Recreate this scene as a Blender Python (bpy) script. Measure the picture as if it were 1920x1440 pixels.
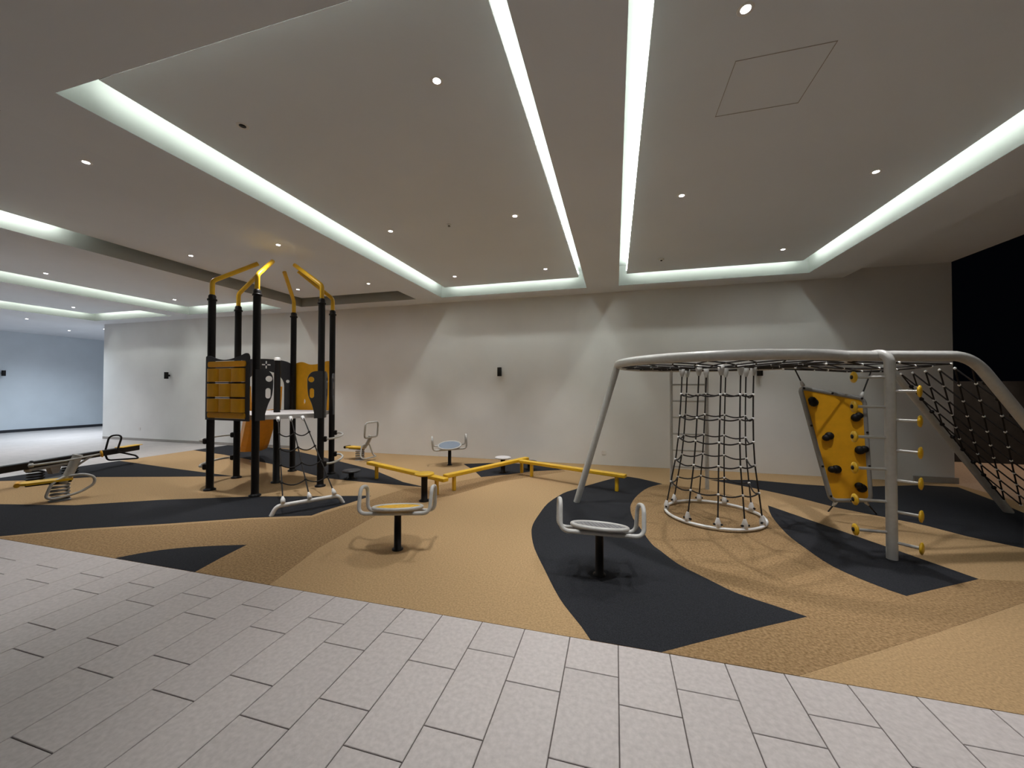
import bpy, bmesh, math, random
from mathutils import Vector, Matrix
from mathutils.geometry import tessellate_polygon
random.seed(7)
for o in list(bpy.data.objects): bpy.data.objects.remove(o, do_unlink=True)
S = bpy.context.scene
C = S.collection
PI = math.pi

# ---------------------------------------------------------------- camera, world, exposure
YAW, PITCH, ROLL, CAMH = 0.265532728, 0.0144071, 0.00183193, 1.6
fwd = Vector((-math.sin(YAW)*math.cos(PITCH), math.cos(YAW)*math.cos(PITCH), math.sin(PITCH)))
r0 = Vector((math.cos(YAW), math.sin(YAW), 0)); u0 = r0.cross(fwd)
rt = r0*math.cos(ROLL)+u0*math.sin(ROLL); up = u0*math.cos(ROLL)-r0*math.sin(ROLL)
cd = bpy.data.cameras.new('camera'); cam = bpy.data.objects.new('camera', cd); C.objects.link(cam)
cd.sensor_width = 36; cd.lens = 710.178/1920*36; cd.clip_start = 0.02; cd.clip_end = 200
cam.matrix_world = Matrix(((rt.x, up.x, -fwd.x, 0), (rt.y, up.y, -fwd.y, 0), (rt.z, up.z, -fwd.z, CAMH), (0, 0, 0, 1)))
S.camera = cam
w = bpy.data.worlds.new('night'); S.world = w; w.use_nodes = True
w.node_tree.nodes['Background'].inputs[0].default_value = (0.5, 0.6, 0.9, 1)
w.node_tree.nodes['Background'].inputs[1].default_value = 0.0015
S.view_settings.view_transform = 'Standard'; S.view_settings.look = 'None'
S.view_settings.gamma = 1; S.view_settings.use_curve_mapping = False
S.view_settings.exposure = -0.12
SPOT_W, SPOT_ANGLE, SPOT_BLEND = 112.0, 72.0, 1.0
SPILL_W = 13.0
LED_STRENGTH = 39.0
# the lamp standing outdoors beyond the open side
ld = bpy.data.lights.new('outdoor_lamp', 'SPOT'); ld.energy = 260; ld.spot_size = math.radians(70); ld.spot_blend = .6
ld.color = (1, .82, .66); ld.shadow_soft_size = .1
lo = bpy.data.objects.new('outdoor_lamp', ld); C.objects.link(lo); lo.location = (8.6, 9.6, 4.2); lo.rotation_euler = (0, math.radians(20), 0)

# ---------------------------------------------------------------- materials
def mat(name, col, rough=.5, metal=0.0, noise=0.0, nscale=20.0, bump=0.0, bscale=200.0, spec=.5, col2=None, rand=0.0):
    m = bpy.data.materials.new(name); m.use_nodes = True
    nt = m.node_tree; b = nt.nodes['Principled BSDF']
    b.inputs['Base Color'].default_value = (*col, 1); b.inputs['Roughness'].default_value = rough
    b.inputs['Metallic'].default_value = metal; b.inputs['Specular IOR Level'].default_value = spec
    g = nt.nodes.new('ShaderNodeNewGeometry')
    last = None
    if noise or col2:
        n = nt.nodes.new('ShaderNodeTexNoise'); n.inputs['Scale'].default_value = nscale; n.inputs['Detail'].default_value = 4
        nt.links.new(g.outputs['Position'], n.inputs['Vector'])
        r = nt.nodes.new('ShaderNodeValToRGB'); r.color_ramp.elements[0].position = .32; r.color_ramp.elements[1].position = .68
        c2 = col2 or tuple(c*(1-noise) for c in col)
        r.color_ramp.elements[0].color = (*c2, 1); r.color_ramp.elements[1].color = (*(c if col2 else min(1, c*(1+noise)) for c in col), 1)
        nt.links.new(n.outputs['Fac'], r.inputs['Fac']); last = r.outputs['Color']
        nt.links.new(last, b.inputs['Base Color'])
    if rand:
        oi = nt.nodes.new('ShaderNodeObjectInfo'); mr = nt.nodes.new('ShaderNodeMapRange')
        mr.inputs['To Min'].default_value = 1-rand; mr.inputs['To Max'].default_value = 1+rand
        nt.links.new(oi.outputs['Random'], mr.inputs['Value'])
        hs = nt.nodes.new('ShaderNodeHueSaturation'); nt.links.new(mr.outputs['Result'], hs.inputs['Value'])
        if last: nt.links.new(last, hs.inputs['Color'])
        else: hs.inputs['Color'].default_value = (*col, 1)
        nt.links.new(hs.outputs['Color'], b.inputs['Base Color'])
    if bump:
        n2 = nt.nodes.new('ShaderNodeTexNoise'); n2.inputs['Scale'].default_value = bscale; n2.inputs['Detail'].default_value = 3
        nt.links.new(g.outputs['Position'], n2.inputs['Vector'])
        bp = nt.nodes.new('ShaderNodeBump'); bp.inputs['Strength'].default_value = bump; bp.inputs['Distance'].default_value = .01
        nt.links.new(n2.outputs['Fac'], bp.inputs['Height']); nt.links.new(bp.outputs['Normal'], b.inputs['Normal'])
    return m
def emit(name, col, s):
    m = bpy.data.materials.new(name); m.use_nodes = True; nt = m.node_tree
    b = nt.nodes['Principled BSDF']; b.inputs['Base Color'].default_value = (.8, .8, .8, 1)
    b.inputs['Emission Color'].default_value = (*col, 1); b.inputs['Emission Strength'].default_value = s
    return m
M = dict(
    wall=mat('painted_wall', (.80, .80, .795), .75, noise=.03, nscale=1.2, bump=.08, bscale=60),
    bluewall=mat('cool_painted_wall', (.66, .73, .80), .75, noise=.03, nscale=1.5),
    ceil=mat('ceiling_paint', (.745, .78, .835), .8, noise=.02, nscale=.8),
    cove=mat('cove_paint_toned_down', (.235, .25, .235), .6),  # paint darkened to offset the strong LED light in the coves
    covedim=mat('cove_paint_unlit_tone', (.42, .44, .42), .6),  # same cove paint in a lighter tone, as this tray is mostly unlit
    paneledge=mat('dark_panel_edge', (.07, .065, .06), .6),  # the panel's side faces, coloured dark to draw a line along the slot
    tile=mat('stone_tile', (.50, .462, .455), .45, noise=.10, nscale=38, bump=.05, bscale=140, rand=.03),
    grout=mat('dark_grout', (.10, .085, .08), .9),
    tan=mat('tan_rubber', (.405, .272, .14), .9, noise=.2, nscale=70, bump=.35, bscale=260, spec=.25),
    coarse=mat('coarse_tan_rubber', (.40, .265, .135), .92, col2=(.205, .125, .055), nscale=55, bump=.6, bscale=170, spec=.25),
    char=mat('charcoal_rubber', (.021, .0225, .027), .9, noise=.35, nscale=120, bump=.3, bscale=260, spec=.15),
    black=mat('black_powder_coat', (.008, .007, .007), .42, noise=.2, nscale=30, spec=.25),
    blackp=mat('black_plastic', (.010, .009, .009), .5, noise=.2, nscale=30, spec=.25),
    charp=mat('charcoal_plastic', (.035, .037, .044), .5, noise=.06, nscale=30),
    yellow=mat('yellow_paint', (.78, .47, .02), .34, noise=.05, nscale=18),
    amber=mat('amber_plastic', (.80, .40, .015), .42, noise=.05, nscale=12),
    slide=mat('orange_yellow_plastic', (.78, .34, .015), .38, noise=.05, nscale=10),
    pipe=mat('light_grey_pipe', (.50, .50, .485), .36, noise=.05, nscale=25),
    darkpipe=mat('mid_grey_pipe', (.26, .26, .255), .4, noise=.05, nscale=25),
    white=mat('white_plastic', (.80, .80, .80), .4, noise=.03, nscale=30),
    deck=mat('pale_grey_deck', (.62, .61, .62), .55, noise=.05, nscale=40),
    grey=mat('mid_grey_paint', (.27, .26, .25), .45, noise=.06, nscale=30),
    rope=mat('black_rope', (.016, .013, .013), .8, noise=.3, nscale=150, bump=.4, bscale=300),
    skirt=mat('grey_skirting', (.36, .34, .32), .6, noise=.05, nscale=20),
    darkskirt=mat('dark_skirting', (.02, .022, .03), .5),
    bluemesh=mat('blue_grey_mesh', (.22, .27, .34), .5, noise=.1, nscale=60),
    greymesh=mat('grey_mesh', (.20, .20, .21), .5, noise=.1, nscale=60),
    night=mat('night_wall', (.03, .027, .025), .9, noise=.2, nscale=5),
    paving=mat('outdoor_paving', (.48, .34, .24), .85, noise=.12, nscale=30),
    led=emit('led_strip', (.93, 1.0, .93), LED_STRENGTH),
    lens=emit('lamp_lens', (1, .97, .97), 40.0),
    trim=mat('white_trim', (.75, .73, .71), .5),
)
# far paving: too far to tell the pieces apart, joints drawn by a brick texture
m = mat('far_stone_tile', (.5, .465, .455), .42); nt = m.node_tree
bk = nt.nodes.new('ShaderNodeTexBrick'); g = nt.nodes.new('ShaderNodeNewGeometry'); mp = nt.nodes.new('ShaderNodeMapping')
mp.inputs['Rotation'].default_value = (0, 0, PI/2); nt.links.new(g.outputs['Position'], mp.inputs['Vector']); nt.links.new(mp.outputs['Vector'], bk.inputs['Vector'])
bk.inputs['Scale'].default_value = 1; bk.inputs['Brick Width'].default_value = .557; bk.inputs['Row Height'].default_value = .30; bk.inputs['Mortar Size'].default_value = .003
bk.inputs['Color1'].default_value = (.51, .475, .465, 1); bk.inputs['Color2'].default_value = (.47, .44, .43, 1); bk.inputs['Mortar'].default_value = (.14, .12, .11, 1)
nt.links.new(bk.outputs['Color'], nt.nodes['Principled BSDF'].inputs['Base Color']); M['fartile'] = m

# ---------------------------------------------------------------- mesh helpers
def fillet(pts, r, n=5):
    pts = [Vector(p) for p in pts]; out = [pts[0]]
    for i in range(1, len(pts)-1):
        a, b, c = pts[i-1], pts[i], pts[i+1]
        d1 = (a-b); d2 = (c-b); k = min(r, d1.length*.49, d2.length*.49)
        p, q = b+d1.normalized()*k, b+d2.normalized()*k
        for t in range(n+1):
            t /= n; out.append(p*(1-t)**2+b*2*t*(1-t)+q*t*t)
    out.append(pts[-1]); return out
class MB:
    def __init__(s): s.v = []; s.f = []; s.sm = []
    def add(s, vs, fs, smooth=False):
        o = len(s.v); s.v += [tuple(v) for v in vs]; s.f += [tuple(i+o for i in f) for f in fs]; s.sm += [smooth]*len(fs); return s
    def box(s, c, d, rot=None, bev=0.0):
        hx, hy, hz = (x/2 for x in d); c = Vector(c)
        if bev:
            b = min(bev, hx*.9, hy*.9, hz*.9)
            poly = [(hx-b, -hy), (hx, -hy+b), (hx, hy-b), (hx-b, hy), (-hx+b, hy), (-hx, hy-b), (-hx, -hy+b), (-hx+b, -hy)]
            ins = [(x*(hx-b)/hx, y*(hy-b)/hy) for x, y in poly]
            vs = [Vector((x, y, -hz)) for x, y in ins]+[Vector((x, y, -hz+b)) for x, y in poly]+[Vector((x, y, hz-b)) for x, y in poly]+[Vector((x, y, hz)) for x, y in ins]
            fs = [tuple(range(7, -1, -1)), tuple(range(24, 32))]
            for k in range(3):
                for i in range(8): j = (i+1) % 8; fs.append((k*8+i, k*8+j, k*8+8+j, k*8+8+i))
        else:
            vs = [Vector((x, y, z)) for z in (-hz, hz) for x, y in ((-hx, -hy), (hx, -hy), (hx, hy), (-hx, hy))]
            fs = [(3, 2, 1, 0), (4, 5, 6, 7), (0, 1, 5, 4), (1, 2, 6, 5), (2, 3, 7, 6), (3, 0, 4, 7)]
        if rot is not None: vs = [rot @ v for v in vs]
        return s.add([v+c for v in vs], fs)
    def tube(s, pts, r, seg=10, closed=False):
        pts = [Vector(p) for p in pts]; n = len(pts)
        rs = r if isinstance(r, (list, tuple)) else [r]*n
        tan = []
        for i in range(n):
            a = pts[(i-1) % n] if (closed or i) else pts[i]; b = pts[(i+1) % n] if (closed or i < n-1) else pts[i]
            t = (b-a); tan.append(t.normalized() if t.length > 1e-9 else Vector((0, 0, 1)))
        u = tan[0].orthogonal().normalized(); rings = []
        for i in range(n):
            u = (u-tan[i]*u.dot(tan[i]))
            u = u.normalized() if u.length > 1e-6 else tan[i].orthogonal().normalized()
            vv = tan[i].cross(u)
            rings.append([pts[i]+(u*math.cos(2*PI*k/seg)+vv*math.sin(2*PI*k/seg))*rs[i] for k in range(seg)])
        vs = [p for q in rings for p in q]; fs = []
        m = n if closed else n-1
        if closed:   # choose the twist that closes the last ring on the first
            best = min(range(seg), key=lambda k: (rings[-1][k]-rings[0][0]).length)
        for i in range(m):
            for k in range(seg):
                k2 = (k+1) % seg
                if closed and i == n-1: fs.append((i*seg+(k+best) % seg, i*seg+(k2+best) % seg, k2, k))
                else: fs.append((i*seg+k, i*seg+k2, ((i+1) % n)*seg+k2, ((i+1) % n)*seg+k))
        s.add(vs, fs, True)
        if not closed:
            s.add(rings[0], [tuple(range(seg-1, -1, -1))]); s.add(rings[-1], [tuple(range(seg))])
        return s
    def cyl(s, a, b, r, seg=16): return s.tube([a, b], r, seg)
    def lathe(s, prof, c=(0, 0, 0), seg=24, rot=None, smooth=True):
        c = Vector(c); vs = []; fs = []
        for r, z in prof:
            for k in range(seg):
                v = Vector((r*math.cos(2*PI*k/seg), r*math.sin(2*PI*k/seg), z)); vs.append(c+(rot @ v if rot is not None else v))
        for i in range(len(prof)-1):
            for k in range(seg): k2 = (k+1) % seg; fs.append((i*seg+k, i*seg+k2, (i+1)*seg+k2, (i+1)*seg+k))
        s.add(vs, fs, smooth)
        n = len(prof)
        if prof[0][0] > 1e-6: s.add(vs[:seg], [tuple(range(seg-1, -1, -1))])
        if prof[-1][0] > 1e-6: s.add(vs[(n-1)*seg:], [tuple(range(seg))])
        return s
    def plate(s, loops, O, u, v, n, th):
        """flat plate with holes: loops[0] the outline, the others holes, in (u, v) metres; thickness along n"""
        O, u, v, n = Vector(O), Vector(u), Vector(v), Vector(n)
        L = [[Vector((a, b, 0)) for a, b in lp] for lp in loops]
        tris = tessellate_polygon(L); flat = [p for lp in L for p in lp]
        F = [O+u*p.x+v*p.y+n*(th/2) for p in flat]; B = [O+u*p.x+v*p.y-n*(th/2) for p in flat]
        ref = u.cross(v).dot(n)
        fs = []
        for a, b, c in tris:
            ar = (flat[b]-flat[a]).cross(flat[c]-flat[a]).z
            fs.append((a, b, c) if ar*ref > 0 else (a, c, b))
        s.add(F, fs); s.add(B, [t[::-1] for t in fs])
        o = 0
        for li, lp in enumerate(L):
            k = len(lp); A = sum(lp[i].x*lp[(i+1) % k].y-lp[(i+1) % k].x*lp[i].y for i in range(k))
            flip = (A*ref > 0) == (li == 0)
            vs = F[o:o+k]+B[o:o+k]
            q = [(i, k+i, k+(i+1) % k, (i+1) % k) if flip else (i, (i+1) % k, k+(i+1) % k, k+i) for i in range(k)]
            s.add(vs, q); o += k
        return s
    def ball(s, c, r, seg=8, sc=(1, 1, 1)):
        c = Vector(c); prof = [(math.sin(PI*i/6), -math.cos(PI*i/6)) for i in range(7)]
        vs = []; fs = []
        for rr, z in prof:
            for k in range(seg): vs.append(c+Vector((r*sc[0]*rr*math.cos(2*PI*k/seg), r*sc[1]*rr*math.sin(2*PI*k/seg), r*sc[2]*z)))
        for i in range(6):
            for k in range(seg): k2 = (k+1) % seg; fs.append((i*seg+k, i*seg+k2, (i+1)*seg+k2, (i+1)*seg+k))
        return s.add(vs, fs, True)
def circ(cx, cy, r, n=20, ry=None): return [(cx+r*math.cos(2*PI*k/n), cy+(ry or r)*math.sin(2*PI*k/n)) for k in range(n)]
def slot(cx, cy, r, h, n=8): return [(cx+r*math.cos(PI*k/n), cy+h+r*math.sin(PI*k/n)) for k in range(n+1)]+[(cx-r*math.cos(PI*k/n), cy-h-r*math.sin(PI*k/n)) for k in range(n+1)]
def build(name, mb, m, parent=None, world=True):
    me = bpy.data.meshes.new(name)
    off = Vector((0, 0, 0))
    if parent is not None and world:
        p = parent
        while p is not None: off += p.location; p = p.parent
    me.from_pydata([Vector(v)-off for v in mb.v], [], mb.f)
    me.polygons.foreach_set('use_smooth', mb.sm); me.materials.append(M[m] if isinstance(m, str) else m); me.update()
    o = bpy.data.objects.new(name, me); C.objects.link(o); o.parent = parent
    return o
def tag(o, label=None, cat=None, group=None, kind=None):
    if label: o['label'] = label
    if cat: o['category'] = cat
    if group: o['group'] = group
    if kind: o['kind'] = kind
    return o
def thing(name, label, cat, loc=(0, 0, 0), rz=0, group=None):
    o = bpy.data.objects.new(name, None); C.objects.link(o); o.location = loc; o.rotation_euler = (0, 0, rz); o.empty_display_size = .1
    return tag(o, label, cat, group)
def struct(name, mb, m, parent=None):
    o = build(name, mb, m, parent)
    if parent is None: o['kind'] = 'structure'
    return o
def copy_tree(o, parent=None):
    c = o.copy(); C.objects.link(c); c.parent = parent
    for ch in list(o.children): copy_tree(ch, c)
    return c

# ---------------------------------------------------------------- floor
Y_EDGE, X_EDGE = 2.49, -10.62
floor = struct('floor', MB().box((-6, 5, -.056), (40, 22, .1)), 'grout')
gap = .005
def tile_mesh(ln):
    b = .0022; hx = .15-gap/2; hy = ln/2-gap/2
    mb = MB(); t = [(-hx+b, -hy+b), (hx-b, -hy+b), (hx-b, hy-b), (-hx+b, hy-b)]; e = [(-hx, -hy), (hx, -hy), (hx, hy), (-hx, hy)]
    vs = [(x, y, 0) for x, y in t]+[(x, y, -b) for x, y in e]+[(x, y, -.0065) for x, y in e]
    fs = [(0, 1, 2, 3)]+[(i, 4+i, 4+(i+1) % 4, (i+1) % 4)[::1] for i in range(4)]+[(4+i, 8+i, 8+(i+1) % 4, 4+(i+1) % 4) for i in range(4)]
    return mb.add(vs, fs)
tcache = {}
for k in range(-27, 15):
    x0 = .016+.3*k; ph = 2.025 if k % 2 == 0 else 2.212
    y1 = Y_EDGE; y0 = ph
    while y1 > .35:
        ln = round(y1-y0, 4)
        if ln not in tcache:
            o = build('tile', tile_mesh(ln), 'tile', floor); tcache[ln] = o
        else:
            o = tcache[ln].copy(); C.objects.link(o); o.parent = floor
        o.location = (x0+.15, (y0+y1)/2, 0)
        y1 = y0; y0 = y1-.557
yb = .36
ft = MB()
for (a, b, c, d) in ((X_EDGE, -8.084, -6, Y_EDGE), (-26, X_EDGE, -6, 16), (4.516, 5.6, -6, Y_EDGE), (-8.084, 4.516, -6, .30)):
    ft.box(((a+b)/2, (c+d)/2, -.003), (b-a, d-c, .006))
tag(build('distant_tile_field', ft, 'fartile', floor), kind='stuff')
build('outdoor_paving', MB().box((10, 7, -.003), (8.8, 18, .006)), 'paving', floor)
rub = build('rubber_surface', MB().box(((X_EDGE+5.6)/2, (Y_EDGE+8.3)/2, -.003), (5.6-X_EDGE, 8.3-Y_EDGE, .006)), 'tan', floor)
P1 = [(-0.154, 2.49), (-0.222, 2.613), (-0.273, 2.691), (-0.32, 2.763), (-0.368, 2.838), (-0.42, 2.933), (-0.48, 3.058), (-0.544, 3.202), (-0.607, 3.347), (-0.67, 3.487), (-0.732, 3.629), (-0.787, 3.766), (-0.833, 3.902), (-0.871, 4.033), (-0.901, 4.152), (-0.922, 4.249), (-0.934, 4.333), (-0.943, 4.428), (-0.947, 4.543), (-0.946, 4.668), (-0.942, 4.808), (-0.938, 4.966), (-0.931, 5.138), (-0.912, 5.315), (-0.874, 5.506), (-0.824, 5.702), (-0.774, 5.866), (-0.728, 5.973), (-0.682, 6.049), (-0.63, 6.132), (-0.575, 6.23), (-0.514, 6.335), (-0.434, 6.467), (-0.32, 6.651), (-0.186, 6.862), (-0.069, 7.04), (0.022, 7.164), (0.097, 7.256), (0.148, 7.317), (0.258, 7.287), (0.413, 7.217), (0.61, 7.051), (0.773, 6.898), (0.705, 6.82), (0.609, 6.706), (0.521, 6.574), (0.45, 6.421), (0.387, 6.251), (0.332, 6.083), (0.286, 5.919), (0.249, 5.758), (0.221, 5.615), (0.204, 5.5), (0.197, 5.403), (0.195, 5.303), (0.196, 5.19), (0.203, 5.073), (0.213, 4.962), (0.229, 4.869), (0.249, 4.782), (0.272, 4.675), (0.3, 4.522), (0.33, 4.349), (0.36, 4.207), (0.386, 4.129), (0.41, 4.082), (0.439, 4.027), (0.473, 3.947), (0.512, 3.86), (0.558, 3.775), (0.616, 3.697), (0.683, 3.623), (0.746, 3.553), (0.803, 3.486), (0.857, 3.424), (0.91, 3.371), (0.968, 3.331), (1.025, 3.301), (1.075, 3.276), (1.11, 3.257), (1.137, 3.243), (1.168, 3.225), (1.216, 3.199), (1.268, 3.169), (1.305, 3.148), (0.921, 2.91), (0.59, 2.701), (0.271, 2.49)]
P2 = [(2.039, 6.009), (2.004, 5.886), (1.955, 5.707), (1.912, 5.516), (1.881, 5.314), (1.855, 5.099), (1.839, 4.905), (1.835, 4.75), (1.842, 4.615), (1.853, 4.483), (1.864, 4.345), (1.879, 4.21), (1.906, 4.087), (1.953, 3.977), (2.01, 3.879), (2.064, 3.799), (2.11, 3.738), (2.152, 3.695), (2.181, 3.667), (2.97, 4.157), (2.729, 4.648), (2.246, 5.609)]
P3 = [(1.63, 7.433), (1.854, 7.269), (2.139, 7.044), (2.403, 6.797), (2.638, 6.55), (2.779, 6.343), (2.914, 6.154), (3.141, 5.962), (3.359, 5.795), (3.476, 5.694), (3.558, 5.604), (3.636, 5.471), (3.724, 5.332), (3.871, 5.194), (3.997, 5.09), (5.145, 6.544), (5.293, 7.123), (5.46, 7.99), (5.0, 8.0), (4.161, 7.68), (3.474, 7.488), (3.026, 7.51), (2.344, 7.633)]
P4 = [(-3.528, 4.946), (-3.62, 4.932), (-4.292, 4.718), (-5.196, 4.452), (-6.322, 3.954), (-7.154, 3.462), (-10.62, 2.66), (-10.62, 2.49), (-6.477, 2.49), (-5.894, 2.9), (-5.113, 3.295), (-4.381, 3.706), (-3.71, 3.983), (-3.691, 4.199), (-3.628, 4.444)]
P5 = [(-4.558, 2.49), (-4.46, 2.625), (-4.36, 2.725), (-4.24, 2.808), (-4.11, 2.876), (-3.98, 2.936), (-3.82, 3.0), (-3.651, 3.059), (-3.603, 2.754), (-3.543, 2.49)]
P6 = [(-10.62, 4.15), (-10.62, 5.85), (-8.481, 5.574), (-6.757, 5.38), (-7.988, 4.991), (-9.118, 4.652), (-9.716, 4.254), (-10.264, 4.02), (-10.62, 3.96)]
P7 = [(-10.62, 7.38), (-10.62, 8.3), (-9.3, 8.3), (-8.3, 8.15), (-7.798, 7.927), (-6.658, 7.457), (-4.629, 6.552), (-3.525, 5.829), (-2.966, 5.616), (-3.424, 5.631), (-4.169, 5.648), (-5.071, 5.722), (-6.659, 6.361), (-7.498, 6.605), (-9.188, 7.081)]
P8 = [(-3.139, 7.587), (-2.615, 7.857), (-1.696, 7.994), (-0.999, 7.573), (-1.572, 7.259), (-1.947, 6.866), (-2.362, 6.547), (-2.707, 7.067)]
Q1 = [(-6.4, 2.49), (-2.726, 2.49), (-2.885, 3.213), (-2.925, 4.235), (-2.825, 4.73), (-2.368, 5.329), (-1.974, 6.224), (-1.457, 6.867), (-0.94, 7.437), (-0.999, 7.573), (-1.572, 7.259), (-1.947, 6.866), (-2.362, 6.547), (-2.966, 5.616), (-3.264, 5.43), (-3.388, 4.956), (-3.404, 4.7), (-3.56, 4.353), (-3.658, 3.927), (-4.327, 3.661), (-5.048, 3.253), (-5.821, 2.865)]
Q2 = P1[42:]+[(0.989, 2.49), (2.023, 3.155), (2.972, 3.791), (3.304, 4.212), (2.97, 4.157), (2.196, 3.677), (2.064, 3.799), (1.906, 4.087), (1.853, 4.483), (1.839, 4.905), (1.912, 5.516), (1.923, 6.053), (1.696, 6.463), (1.235, 6.791)]
for pl, mm, h in ((Q1, 'coarse', .0012), (Q2, 'coarse', .0012), (P1, 'char', .002), (P2, 'char', .002), (P3, 'char', .002), (P4, 'char', .002), (P5, 'char', .002), (P6, 'char', .002), (P7, 'char', .002), (P8, 'char', .002)):
    o = build('rubber_patch', MB().plate([pl], (0, 0, h/2), (1, 0, 0), (0, 1, 0), (0, 0, 1), h), mm, rub)
    o['label'] = 'charcoal rubber patch' if mm == 'char' else 'coarse-grained tan rubber patch'

# ---------------------------------------------------------------- walls
struct('wall_back', MB().box(((-15.87+5.63)/2, 8.42, 2.0), (5.63+15.87, .24, 4.0)), 'wall')
struct('wall_corridor', MB().box((-15.75, 12.02, 2.0), (.24, 6.96, 4.0)), 'wall')
struct('wall_left', MB().box((-21.32, 5.5, 2.0), (.24, 20, 4.0)), 'bluewall')
struct('wall_far', MB().box((-18.5, 15.6, 2.0), (5.4, .2, 4.0)), 'bluewall')
struct('baseboard_back', MB().box((-12.1, 8.294, .037), (7.5, .012, .074)), 'skirt')
struct('baseboard_right', MB().box((5.36, 8.285, .05), (.62, .03, .10)), 'skirt')
struct('baseboard_left', MB().box((-21.192, 5.5, .05), (.016, 20, .1)), 'darkskirt')
struct('wall_outside', MB().box((11.0, 10.9, .9), (12.0, .2, 1.8)), 'night')

# ---------------------------------------------------------------- ceiling with its four light trays
ZS, ZP = 3.67, 3.85
trays = [('tower_far', -15.33, -12.11), ('left', -11.48, -8.26), ('tower', -7.63, -4.41), ('beams', -3.775, -.552), ('climber', .074, 3.312)]
TY0, TY1 = 1.69, 7.80
xs = [-21.4]; 
for n, a, b in trays: xs += [a, b]
xs += [4.05]
mb = MB()
for i in range(len(xs)-1):
    a, b = xs[i], xs[i+1]
    rows = [(-5, TY0), (TY1, 15.7)] if i % 2 == 1 else [(-5, 15.7)]
    for c, d in rows:
        if b > -15.9 and d > 8.6: d = 8.5
        mb.add([(a, c, ZS), (b, c, ZS), (b, d, ZS), (a, d, ZS)], [(0, 3, 2, 1)])
mb.add([(-21.4, 8.5, ZS), (-15.87, 8.5, ZS), (-15.87, 15.7, ZS), (-21.4, 15.7, ZS)], [(0, 3, 2, 1)])
ceiling = struct('ceiling', mb, 'ceil')
mb = MB()   # the higher strip above the open right side, and the step up to it
mb.add([(4.05, -5, 3.82), (5.62, -5, 3.82), (5.62, 8.5, 3.82), (4.05, 8.5, 3.82)], [(0, 3, 2, 1)])
mb.add([(4.05, -5, ZS), (4.05, 8.5, ZS), (4.05, 8.5, 3.82), (4.05, -5, 3.82)], [(0, 1, 2, 3)])
mb.add([(5.62, -5, 3.82), (5.62, 8.5, 3.82), (5.62, 8.5, 4.3), (5.62, -5, 4.3)], [(0, 1, 2, 3)])
build('edge_slab', mb, 'ceil', ceiling)
build('roof_slab', MB().box((-7.9, 5.2, 4.35), (27.2, 20.8, .1)), 'ceil', ceiling)
G, ZT = .15, 4.06
for n, a, b in trays:
    mb = MB()
    mb.add([(a, TY0, ZS), (b, TY0, ZS), (b, TY1, ZS), (a, TY1, ZS), (a, TY0, ZT), (b, TY0, ZT), (b, TY1, ZT), (a, TY1, ZT)],
           [(1, 0, 4, 5), (2, 1, 5, 6), (3, 2, 6, 7), (0, 3, 7, 4), (4, 7, 6, 5)])
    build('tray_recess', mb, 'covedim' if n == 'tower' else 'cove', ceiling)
    pa, pb, pc, pd = a+G, b-G, TY0+G, TY1-G
    t = .05
    mb = MB(); mb.add([(pa, pc, ZP), (pb, pc, ZP), (pb, pd, ZP), (pa, pd, ZP)], [(0, 3, 2, 1)])
    mb.add([(pa, pc, ZP+t), (pb, pc, ZP+t), (pb, pd, ZP+t), (pa, pd, ZP+t)], [(0, 1, 2, 3)])
    pan = build('tray_panel', mb, 'ceil', ceiling)
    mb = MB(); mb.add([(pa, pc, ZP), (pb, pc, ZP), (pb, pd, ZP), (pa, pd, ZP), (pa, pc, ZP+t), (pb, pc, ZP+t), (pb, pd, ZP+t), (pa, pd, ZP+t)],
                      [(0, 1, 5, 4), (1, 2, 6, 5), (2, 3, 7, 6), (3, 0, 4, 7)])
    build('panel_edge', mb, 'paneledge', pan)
    build('hanger_box', MB().box(((pa+pb)/2, (pc+pd)/2, (ZP+t+ZT)/2), (pb-pa-.9, pd-pc-.9, ZT-ZP-t)), 'cove', pan)
    s_, hh = .003, .028; z = ZP+t+hh/2
    if n == 'tower':
        segs = [((pa+s_, (pc+3.45)/2, z), (.03, 3.45-pc, hh))]
    else:
        segs = [((pa+s_, (pc+pd)/2, z), (.03, pd-pc-.1, hh)), ((pb-s_, (pc+pd)/2, z), (.03, pd-pc-.1, hh)),
                (((pa+pb)/2, pd-s_, z), (pb-pa-.1, .03, hh)), (((pa+pb)/2, pc+s_, z), (pb-pa-.1, .03, hh))]
    for c_, d_ in segs: build('led_strip', MB().box(c_, d_), 'led', pan)
    if n == 'climber':
        build('access_hatch', MB().plate([[(.80, 2.87), (1.39, 2.87), (1.39, 3.42), (.80, 3.42)], [(.804, 2.874), (1.386, 2.874), (1.386, 3.416), (.804, 3.416)]], (0, 0, ZP-.0015), (1, 0, 0), (0, 1, 0), (0, 0, 1), .003), 'skirt', pan)

# ---------------------------------------------------------------- downlights
sd = bpy.data.lights.new('downlight_beam', 'SPOT'); sd.energy = SPOT_W; sd.spot_size = math.radians(SPOT_ANGLE); sd.spot_blend = SPOT_BLEND
sd.color = (1, .97, .95); sd.shadow_soft_size = .035
sp_ = sd.copy(); sp_.spot_size = math.radians(165); sp_.energy = SPILL_W
sc_ = sd.copy(); sc_.color = (.78, .90, 1.0); sc_.energy = 370; sc_.spot_size = math.radians(140)
def make_downlight(lit):
    t = thing('downlight', '', 'downlight')
    build('trim_ring', MB().lathe([(.026, -.001), (.044, -.005), (.048, -.001), (.048, .0)], seg=28), 'trim', t, False)
    build('lens', MB().lathe([(.0005, -.0015), (.027, -.002), (.027, .001)], seg=24), 'lens' if lit else 'black', t, False)
    return t
dl_on, dl_off = make_downlight(True), make_downlight(False)
used = {True: False, False: False}
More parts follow.
